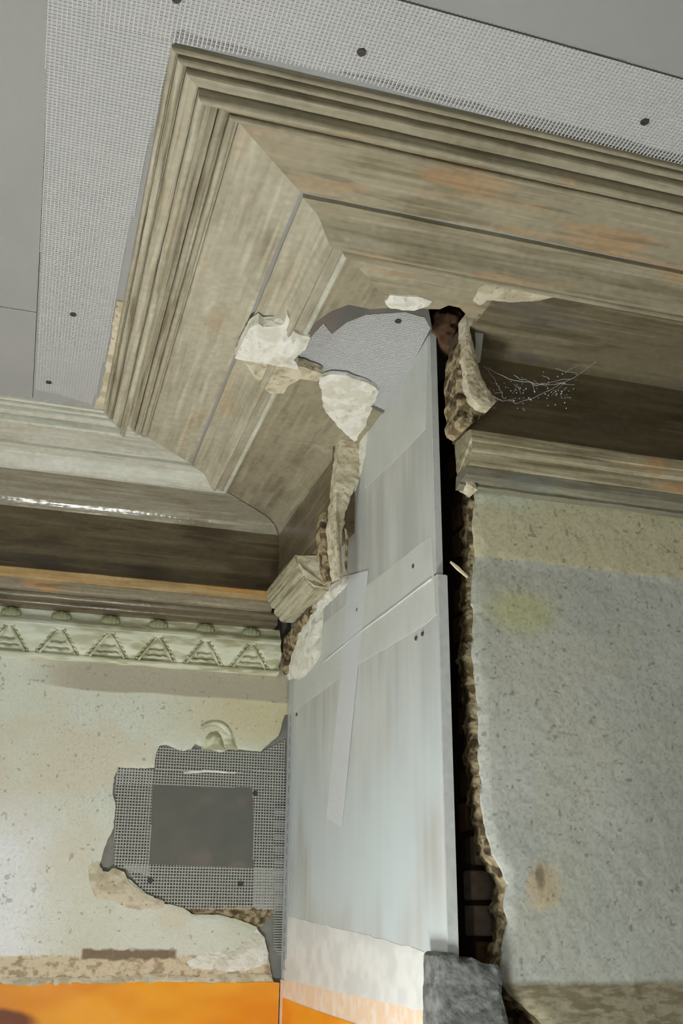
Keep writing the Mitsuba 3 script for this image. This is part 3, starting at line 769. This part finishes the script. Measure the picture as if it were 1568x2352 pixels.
# coarse render behind the paint coat, broken back raggedly at the gap
inn = E2 + np.c_[-.006 + .010 * (meshkit.fbm(np.c_[E2 * 40, E2[:, :1] * 0], 3, 6) - .5), np.zeros(len(E2))]
rend = Polygon(list(map(tuple, inn)) + [(.85, E2[-1, 1]), (.85, H - .19), (E2[0, 0] - .004, H - .19)]).buffer(0)
P, tri, d = triangulate(rend, .006, .004, 15, 150)
rb = np.clip(1 - d / .012, 0, 1)
jit = meshkit.fbm(np.c_[P * 130, P[:, :1] * 0], 3, 4)
V, F = solid_sheet(P, tri, -.0085 - rb * .010 * jit - .001, np.full(len(P), -.050))
n0 = len(P)
V[n0:, 0] += .012 * rb * (jit - .2)
part('wall_right', 'render', (world(f2, V), F), 'rough_render', 50)

# brick core of the pier, seen in the gap
structure('wall_middle')
put('wall_middle', to_manifold(*box(XR + .020, .82, D2 + .24, D1 + .2, FL, H + .07)) + to_manifold(*box(.634, .82, D2 + .068, D2 + .30, FL, H + .07)), 'old_mortar')
rng = np.random.default_rng(21)
for c in range(24):
    z = -.16 + c * .0475
    off = .0 if c % 2 else -.055
    for b in range(2):
        x0 = .630 + off + b * .118
        x0c = max(x0, .630 + .004 * ((c * 7) % 3 - 1))
        if x0 + .110 - x0c < .02: continue
        k = key_for('brick', 'wall_middle')
        dy = rng.uniform(-.006, .006)
        put(k, box(x0c, x0 + .110, D2 + .055 + dy, D2 + .090, z, z + .040, .002), 'brick_grey' if 2 < c < 6 else 'brick_brown')
# rubble and old timber in the gap
lump('gap_rubble', 'dark reddish broken brick in the hole above the top of the gap', frame_y(D2 - .004), [(984, 752), (996, 728), (1012, 716), (1030, 706), (1052, 712), (1066, 728), (1070, 760), (1060, 792), (1040, 800), (1018, 790), (1000, 772)],
     mat='brick_brown', cat='rubble', lip=.004, h=.016, amp=.010, freq=70, res=.004, jag=.004, seed=30, back=.03, width=.02)

# ------------------------------------------------------------------ the pier's plasterboard casing
fc = frame_c(0)
joint = [(1004, 1329), (823, 1455), (757, 1511), (690, 1566)]
J = loc(fc, joint)
yl, yr = -(D1 - .001), -(D2 + .002)               # local u = -y
jl = np.interp(yl, J[::-1, 0], J[::-1, 1]); Z_J = J[:, 1].mean()
t = thing('plasterboard', 'upper grey plasterboard sheet boxing the pier, tucked behind the broken cove', 'plasterboard')
UP = sbox(yl, Z_J + .0015, yr, H + .018)
part(t, 'sheet', slab(fc, UP, -.0125, 0), 'board_paper')
part(t, 'cut_edge', box(XR + .0006, XR + .0119, D2 - .0006, D2 + .006, Z_J + .003, H + .016), 'board_edge', label='pale cut edge of the sheet')
for p in [(949, 1300), (805, 1160), (795, 1200), (820, 1400)]: part(t, 'screw', screw(frame_c(.0012), p, r=.0038), 'screw_steel')
t = thing('plasterboard', 'lower grey plasterboard sheet boxing the pier, down to the orange paint', 'plasterboard')
BOT = -.113
yr2 = -(D2 - .006)
LOW = sbox(yl, BOT, yr2, Z_J - .0015)
part(t, 'sheet', slab(fc, LOW, -.0150, 0), 'board_paper')
part(t, 'cut_edge', box(XR + .0006, XR + .0160, D2 - .0072, D2 + .006, BOT + .060, Z_J - .003), 'board_edge', label='pale cut edge of the sheet')
for p in [(955, 1466), (970, 1456), (681, 1641)]: part(t, 'screw', screw(frame_c(.0012), p, r=.0038), 'screw_steel')


def tape(label, pts, o=.0, th=.0008, mat='tape_paper', name='joint_tape', weave=False):
    fr = frame_c(o)
    pl = Polygon(loc(fr, pts)).buffer(0)
    k = thing(name, label, 'joint tape')
    part(k, 'strip', slab(fr, pl, .0001, th), mat)
    part(k, 'weave', threads(fr, pl.buffer(-.001), .0042, .0011, th, th + .0003, seed=int(pts[0][0])), mat, stuff=True)
    return k


tape('slanting grey tape with a thin ridge, covering where the two plasterboard sheets meet', [(992, 1232), (976, 1241), (838, 1350), (744, 1432), (738, 1500), (668, 1570), (664, 1645), (685, 1628), (823, 1526), (976, 1435), (1003, 1410)])
k = 'joint_tape'
part(k, 'ridge', tube([on(a, b, x=XR - .0016) for a, b in ((744, 1520), (823, 1455), (905, 1394), (992, 1328))], .0015, 6), 'tape_white', 50)
tape('narrow vertical tape hanging down the middle of the lower sheet', [(800, 1322), (846, 1310), (822, 1530), (803, 1720), (785, 1900), (750, 1878), (768, 1700), (782, 1560)], o=.0009, mat='tape_white')
tape('broad grey tape patch at the top of the upper sheet, under the recess', [(984, 770), (870, 895), (842, 940), (838, 1122), (905, 1060), (978, 985)])
k = thing('skim_coat', 'whitish skim coat over the bottom of the boxed pier', 'skim coat')
put(k, relief(fc, [(656, 2104), (760, 2128), (880, 2158), (1000, 2192), (1008, 2250), (1006, 2338), (957, 2336), (800, 2300), (653, 2258)], .006, .0006, .0014, .01, .0005, 60, .002, 40), 'skim', 40)

# slotted corner bead in the angle with the far wall
t = thing('corner_bead', 'slotted metal corner bead in the angle between pier and left wall', 'corner bead')
fcb = frame_c(.0006)
Lb = loc(fcb, [(662, 1566), (688, 1566), (668, 2240), (648, 2240)])
u0, u1 = -(D1 - .002), -(D1 - .050)
zt, zb = on(664, 1566, x=XR)[2], -.095
flange = sbox(u0, zb, u1, zt)
slots = unary_union([sbox(u0 + .020, z, u0 + .026, z + .016) for z in np.arange(zb + .02, zt - .03, .026)])
part(t, 'flange', slab(fcb, flange.difference(slots), 0, .0008), 'zinc')
part(t, 'slot_shade', slab(frame_c(0), sbox(u0 + .018, zb + .015, u0 + .028, zt - .02), .0001, .0004), 'slot_dark')  # dark strip added behind the slots so they look like shaded holes
part(t, 'nose', tube([(XR - .0012, D1 - .050, z) for z in np.linspace(zb, zt, 8)], .0013, 8), 'zinc', 60)
t = thing('mesh_tape', 'narrow frayed mesh strip beside the corner bead on the left wall', 'mesh tape')
ftm = frame_w1(.0004)
pl = Polygon(loc(ftm, [(630, 1850), (655, 1850), (648, 2200), (628, 2180)]))
put(key_for('threads', t), threads(ftm, pl, .0050, .0015, 0, .0008, 'h', seed=50), 'grey_fibre'); labels[t + '__threads'] = {'kind': 'stuff'}

# painted base of the pier under the casing
fb = frame_c(.0015)
part('wall_middle', 'base', box(XR - .0015, XR + .018, D2 + .004, D1, FL, BOT - .0005), 'peach_wash')
og = Polygon([(yl, FL), (yr2 - .03, FL)] + list(map(tuple, loc(fb, [(935, 2400), (880, 2372), (800, 2347), (740, 2326), (690, 2308), (650, 2292)])))).buffer(0)
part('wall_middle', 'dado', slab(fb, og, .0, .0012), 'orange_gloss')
# grey cement closing the foot of the gap
lump('cement_fill', 'dark grey cement block filling the foot of the gap beside the pier', frame_y(D2 - .010), [(1008, 2196), (1016, 2186), (1040, 2190), (1060, 2204), (1080, 2196), (1110, 2212), (1140, 2216), (1152, 2240), (1150, 2290), (1160, 2330), (1175, 2400), (1200, 2900), (1008, 2900)],
     mat='cement', cat='cement', lip=.002, h=.004, amp=.0018, res=.004, jag=.0015, seed=33, back=.055, width=.006)

lump('plaster_strip', 'cream strip of peeling plaster between the ribbed moulding and the pale ceiling mesh', frame_z(.0015), lump_later, cat='plaster strip', lip=.0015, h=.003, amp=.0015, res=.0035, seed=55, width=.006)
# ------------------------------------------------------------------ recess above the casing
t = thing('recess_board', 'pale mesh-covered board closing the recess above the top of the boxed pier', 'plasterboard')
fr_ = frame_t(0)
rb_ = Polygon(loc(fr_, [(600, 700), (975, 660), (992, 756), (905, 965), (800, 905), (640, 885)]))
part(t, 'board', slab(fr_, rb_, -.010, 0), 'dark_board')
mpl = Polygon(loc(fr_, [(650, 862), (676, 800), (712, 775), (742, 742), (762, 766), (795, 740), (840, 722), (930, 716), (975, 728), (988, 752), (892, 945), (850, 925), (800, 890), (735, 876)]))
part(t, 'skim', slab(fr_, mpl, .0001, .0010), 'tape_skim')
part(t, 'mesh', threads(fr_, mpl, .0042, .0011, .0010, .0015, seed=61), 'glass_fibre', stuff=True)
part(t, 'screw', screw(frame_t(.0012), (914, 737), r=.0058), 'screw_steel')

# plaster lumps and torn edges
fs = frame_z(.0175)
lump('plaster_lump', 'crusty white plaster lump daubed over the broken bead left of the recess', frame_z(.026), [(540, 820), (556, 780), (574, 752), (592, 738), (604, 748), (632, 746), (652, 742), (660, 718), (672, 738), (668, 752), (690, 766), (712, 770), (700, 800), (676, 822), (690, 846), (640, 838), (590, 830)],
     mat='white_plaster', lip=.003, h=.012, amp=.006, freq=90, res=.0035, jag=.002, seed=41, back=.016, width=.02)
lump('plaster_ledge', 'pale plaster strip across the fascia beneath the white lump', frame_z(.024), [(556, 826), (640, 834), (700, 842), (740, 856), (730, 874), (690, 868), (662, 884), (650, 902), (624, 902), (594, 882), (575, 850)],
     mat='cream_plaster', lip=.002, h=.006, amp=.002, seed=42, back=.014, res=.004)
lump('plaster_dab', 'bright white dab of plaster on the cornice above the recess', fs, [(884, 690), (900, 676), (935, 680), (962, 680), (990, 690), (980, 702), (950, 712), (920, 710), (895, 706)],
     mat='white_plaster', cat='plaster dab', lip=.0015, h=.005, amp=.002, seed=43, width=.008, res=.003)
t = thing('plaster_lump', 'white plaster packed between the cut cove, the recess and the casing', 'plaster lump')
part(t, 'lump', relief(frame_z(.0180), [(732, 866), (760, 858), (800, 862), (850, 880), (870, 898), (852, 940), (838, 976), (816, 1014), (798, 1000), (780, 982), (766, 964), (748, 946), (738, 915)], .003, .0015, .005, .014, .0035, 130, .002, 44, .006), 'white_plaster', 30)
part(t, 'smear', relief(frame_c(.0002), [(848, 884), (872, 892), (862, 925), (848, 985), (838, 1050), (822, 1110), (806, 1152), (800, 1120), (806, 1060), (812, 1000), (828, 930)], .003, .0008, .0028, .008, .0016, 140, .002, 49, .001), 'white_plaster', 30)
t = thing('torn_edge', 'ragged pale broken end of the cove against the casing', 'broken plaster')
part(t, 'face', relief(frame_y(1.765), [(772, 962), (800, 985), (836, 984), (836, 1060), (820, 1110), (804, 1140), (790, 1190), (782, 1240), (786, 1318), (772, 1325), (764, 1280), (758, 1210), (764, 1150), (771, 1080), (778, 1020)], .003, .002, .004, .008, .004, 110, .002, 45, .03), 'cream_plaster', 30)
part(t, 'sliver', tube([on(a, b, y=1.752) for a, b in ((772, 1150), (769, 1200), (772, 1250), (780, 1330))], [.0020, .0042, .0046, .0030], 6), 'cream_plaster', 40)
part(t, 'sliver', tube([on(a, b, y=1.757) for a, b in ((790, 1196), (797, 1240), (794, 1290), (796, 1322))], [.0014, .0028, .0028, .0016], 6), 'rough_render', 40)
lump('broken_lath', 'narrow vertical sliver of broken plaster standing behind the torn cove end', frame_y(1.80), [(738, 1180), (748, 1180), (750, 1240), (756, 1290), (770, 1330), (750, 1335), (742, 1290), (735, 1240)],
     cat='broken plaster', mat='rough_render', lip=.002, h=.006, amp=.003, res=.003, seed=46, back=.03)

# broken chunk of the lower moulding left on the pier's side
t = thing('moulding_fragment', 'broken chunk of lower moulding still stuck to the side of the pier', 'moulding fragment')
chunk = [(.002, .1965), (.046, .1965), (.0785, .1972), (.0800, .1990), (.0797, .2055), (.0762, .2062), (.0760, .2085), (.0788, .2098), (.0780, .2170), (.0738, .2180), (.0732, .2210), (.0762, .2228), (.0750, .2262), (.0700, .2268), (.0692, .2290),
         (.0715, .2310), (.0680, .2385), (.0640, .2400), (.0605, .2405), (.0603, .2440), (.0622, .2455), (.0600, .2530), (.0560, .2570), (.0500, .2590), (.0495, .2630), (.0460, .2680), (.0400, .2700), (.002, .2705)]
part(t, 'chunk', sweep(chunk, 'side', s0=D1 - .085, s1=1.955, seed=16, amp=.0010, rag0=.005, rag1=.010, step=.004), 'step_y', 30)
part(t, 'broken_face', sweep([(.004, .200), (.030, .1985), (.074, .2010), (.074, .213), (.066, .232), (.056, .250), (.040, .264), (.004, .264)], 'side', s0=1.975, s1=1.946, seed=17, amp=.003, freq=90, rag1=.014, step=.003), 'cream_plaster', 40)
lump('plaster_lump', 'white and yellow plaster daubed in the corner under the moulding fragment', frame_c(.0), [(652, 1562), (655, 1500), (662, 1470), (690, 1440), (712, 1408), (722, 1380), (742, 1358), (770, 1340), (798, 1322), (802, 1338), (770, 1372), (742, 1398), (740, 1450), (740, 1500), (716, 1540), (690, 1560)],
     mat='white_plaster', lip=.002, h=.012, amp=.008, freq=55, res=.005, jag=.003, seed=47, back=.004, width=.03)
lump('plaster_crumb', 'brown crumbling plaster between moulding fragment and white daub', frame_c(.010), [(655, 1500), (650, 1478), (668, 1452), (690, 1425), (716, 1395), (726, 1400), (700, 1440), (676, 1490), (664, 1540), (656, 1550)],
     mat='rough_render', cat='broken plaster', lip=.004, h=.012, amp=.006, res=.005, seed=48, back=.012)

# broken end of the near run
lump('torn_edge', 'pale torn end of the near cove beside the dark gap', frame_y(D2 - .085), [(1070, 722), (1076, 714), (1080, 760), (1086, 800), (1100, 850), (1118, 890), (1140, 922), (1128, 936), (1100, 932), (1082, 916), (1074, 890), (1068, 850), (1066, 810), (1070, 780)],
     cat='broken plaster', mat='cream_plaster', lip=.001, h=.003, amp=.0035, freq=140, res=.003, width=.006, seed=51, back=.03)
lump('plaster_crumb', 'brown crumbling edge between the dark gap and the torn near cove', frame_y(D2 - .060), [(1050, 800), (1060, 770), (1066, 800), (1064, 850), (1072, 900), (1086, 934), (1110, 940), (1100, 965), (1070, 985), (1052, 975), (1048, 900), (1046, 850)],
     cat='broken plaster', mat='rough_render', lip=.002, h=.008, amp=.006, freq=110, res=.003, seed=57, back=.05, width=.008)
lump('torn_edge', 'light broken plaster beside the gap at the end of the near stepped moulding', frame_y(D2 - .022), [(1062, 985), (1080, 975), (1100, 985), (1098, 1020), (1092, 1060), (1088, 1110), (1094, 1128), (1072, 1112), (1064, 1050)],
     cat='broken plaster', mat='cream_plaster', lip=.002, h=.006, amp=.004, res=.004, seed=52, back=.03)
lump('plaster_patch', 'yellowish smear of plaster along the cornice above the torn cove end', fs, [(1085, 690), (1100, 662), (1122, 646), (1150, 650), (1200, 664), (1280, 672), (1290, 680), (1220, 692), (1160, 694), (1120, 688), (1100, 700)],
     cat='plaster patch', mat='cream_plaster', lip=.0008, h=.0025, amp=.001, res=.004, seed=53)
pts = [on(a, b, y=D2 - .02) for a, b in ((1034, 1290), (1050, 1304), (1074, 1326))]
k = thing('wood_splinter', 'pale splinter sticking out of the gap beside the joint', 'splinter'); put(k, tube(pts, [.0018, .0034, .0022], 5), 'splinter_wood')
fy = frame_y(D2 - .075)
k = thing('plastic_strip', 'small translucent grey strip hanging beside the torn cove end', 'plastic strip')
put(k, slab(fy, Polygon(loc(fy, [(1088, 742), (1114, 738), (1108, 780), (1102, 832), (1088, 838), (1092, 790)])), 0, .0006), 'film')

# cobweb in the near cove
rng = np.random.default_rng(77)
k = thing('cobweb', 'dusty white cobweb stretched across the dark cove on the right', 'cobweb')
ms = []
fwd = D2 - .062
main = [[(1128, 912), (1190, 925), (1280, 888), (1390, 820)], [(1120, 845), (1170, 872), (1240, 884), (1310, 870)], [(1180, 862), (1230, 885), (1300, 880)], [(1112, 840), (1140, 880), (1160, 918)]]
for l in main:
    q = [on(a, b, y=fwd) for a, b in l]
    s = np.linspace(0, len(q) - 1, 14); Q = np.stack([np.interp(s, range(len(q)), [p[i] for p in q]) for i in range(3)], 1)
    ms.append(tube(Q + rng.normal(0, .0012, Q.shape), .0004, 4))
for i in range(110):
    a = np.array([rng.uniform(1122, 1330), 0]); a[1] = 905 - abs(a[0] - 1180) * .12 + rng.normal(0, 20)
    b = a + rng.normal(0, 22, 2) * [1, .5]
    if i < 26: ms.append(tube([on(*a, y=fwd), on(*((a + b) / 2 + rng.normal(0, 3, 2)), y=fwd), on(*b, y=fwd)], .00025, 4))
    if i > 20:
        g = trimesh.creation.icosphere(0, rng.uniform(.0004, .0013)); ms.append((np.array(g.vertices) + on(*a, y=fwd), np.array(g.faces)))
put(k, join(ms), 'cobweb_silk')
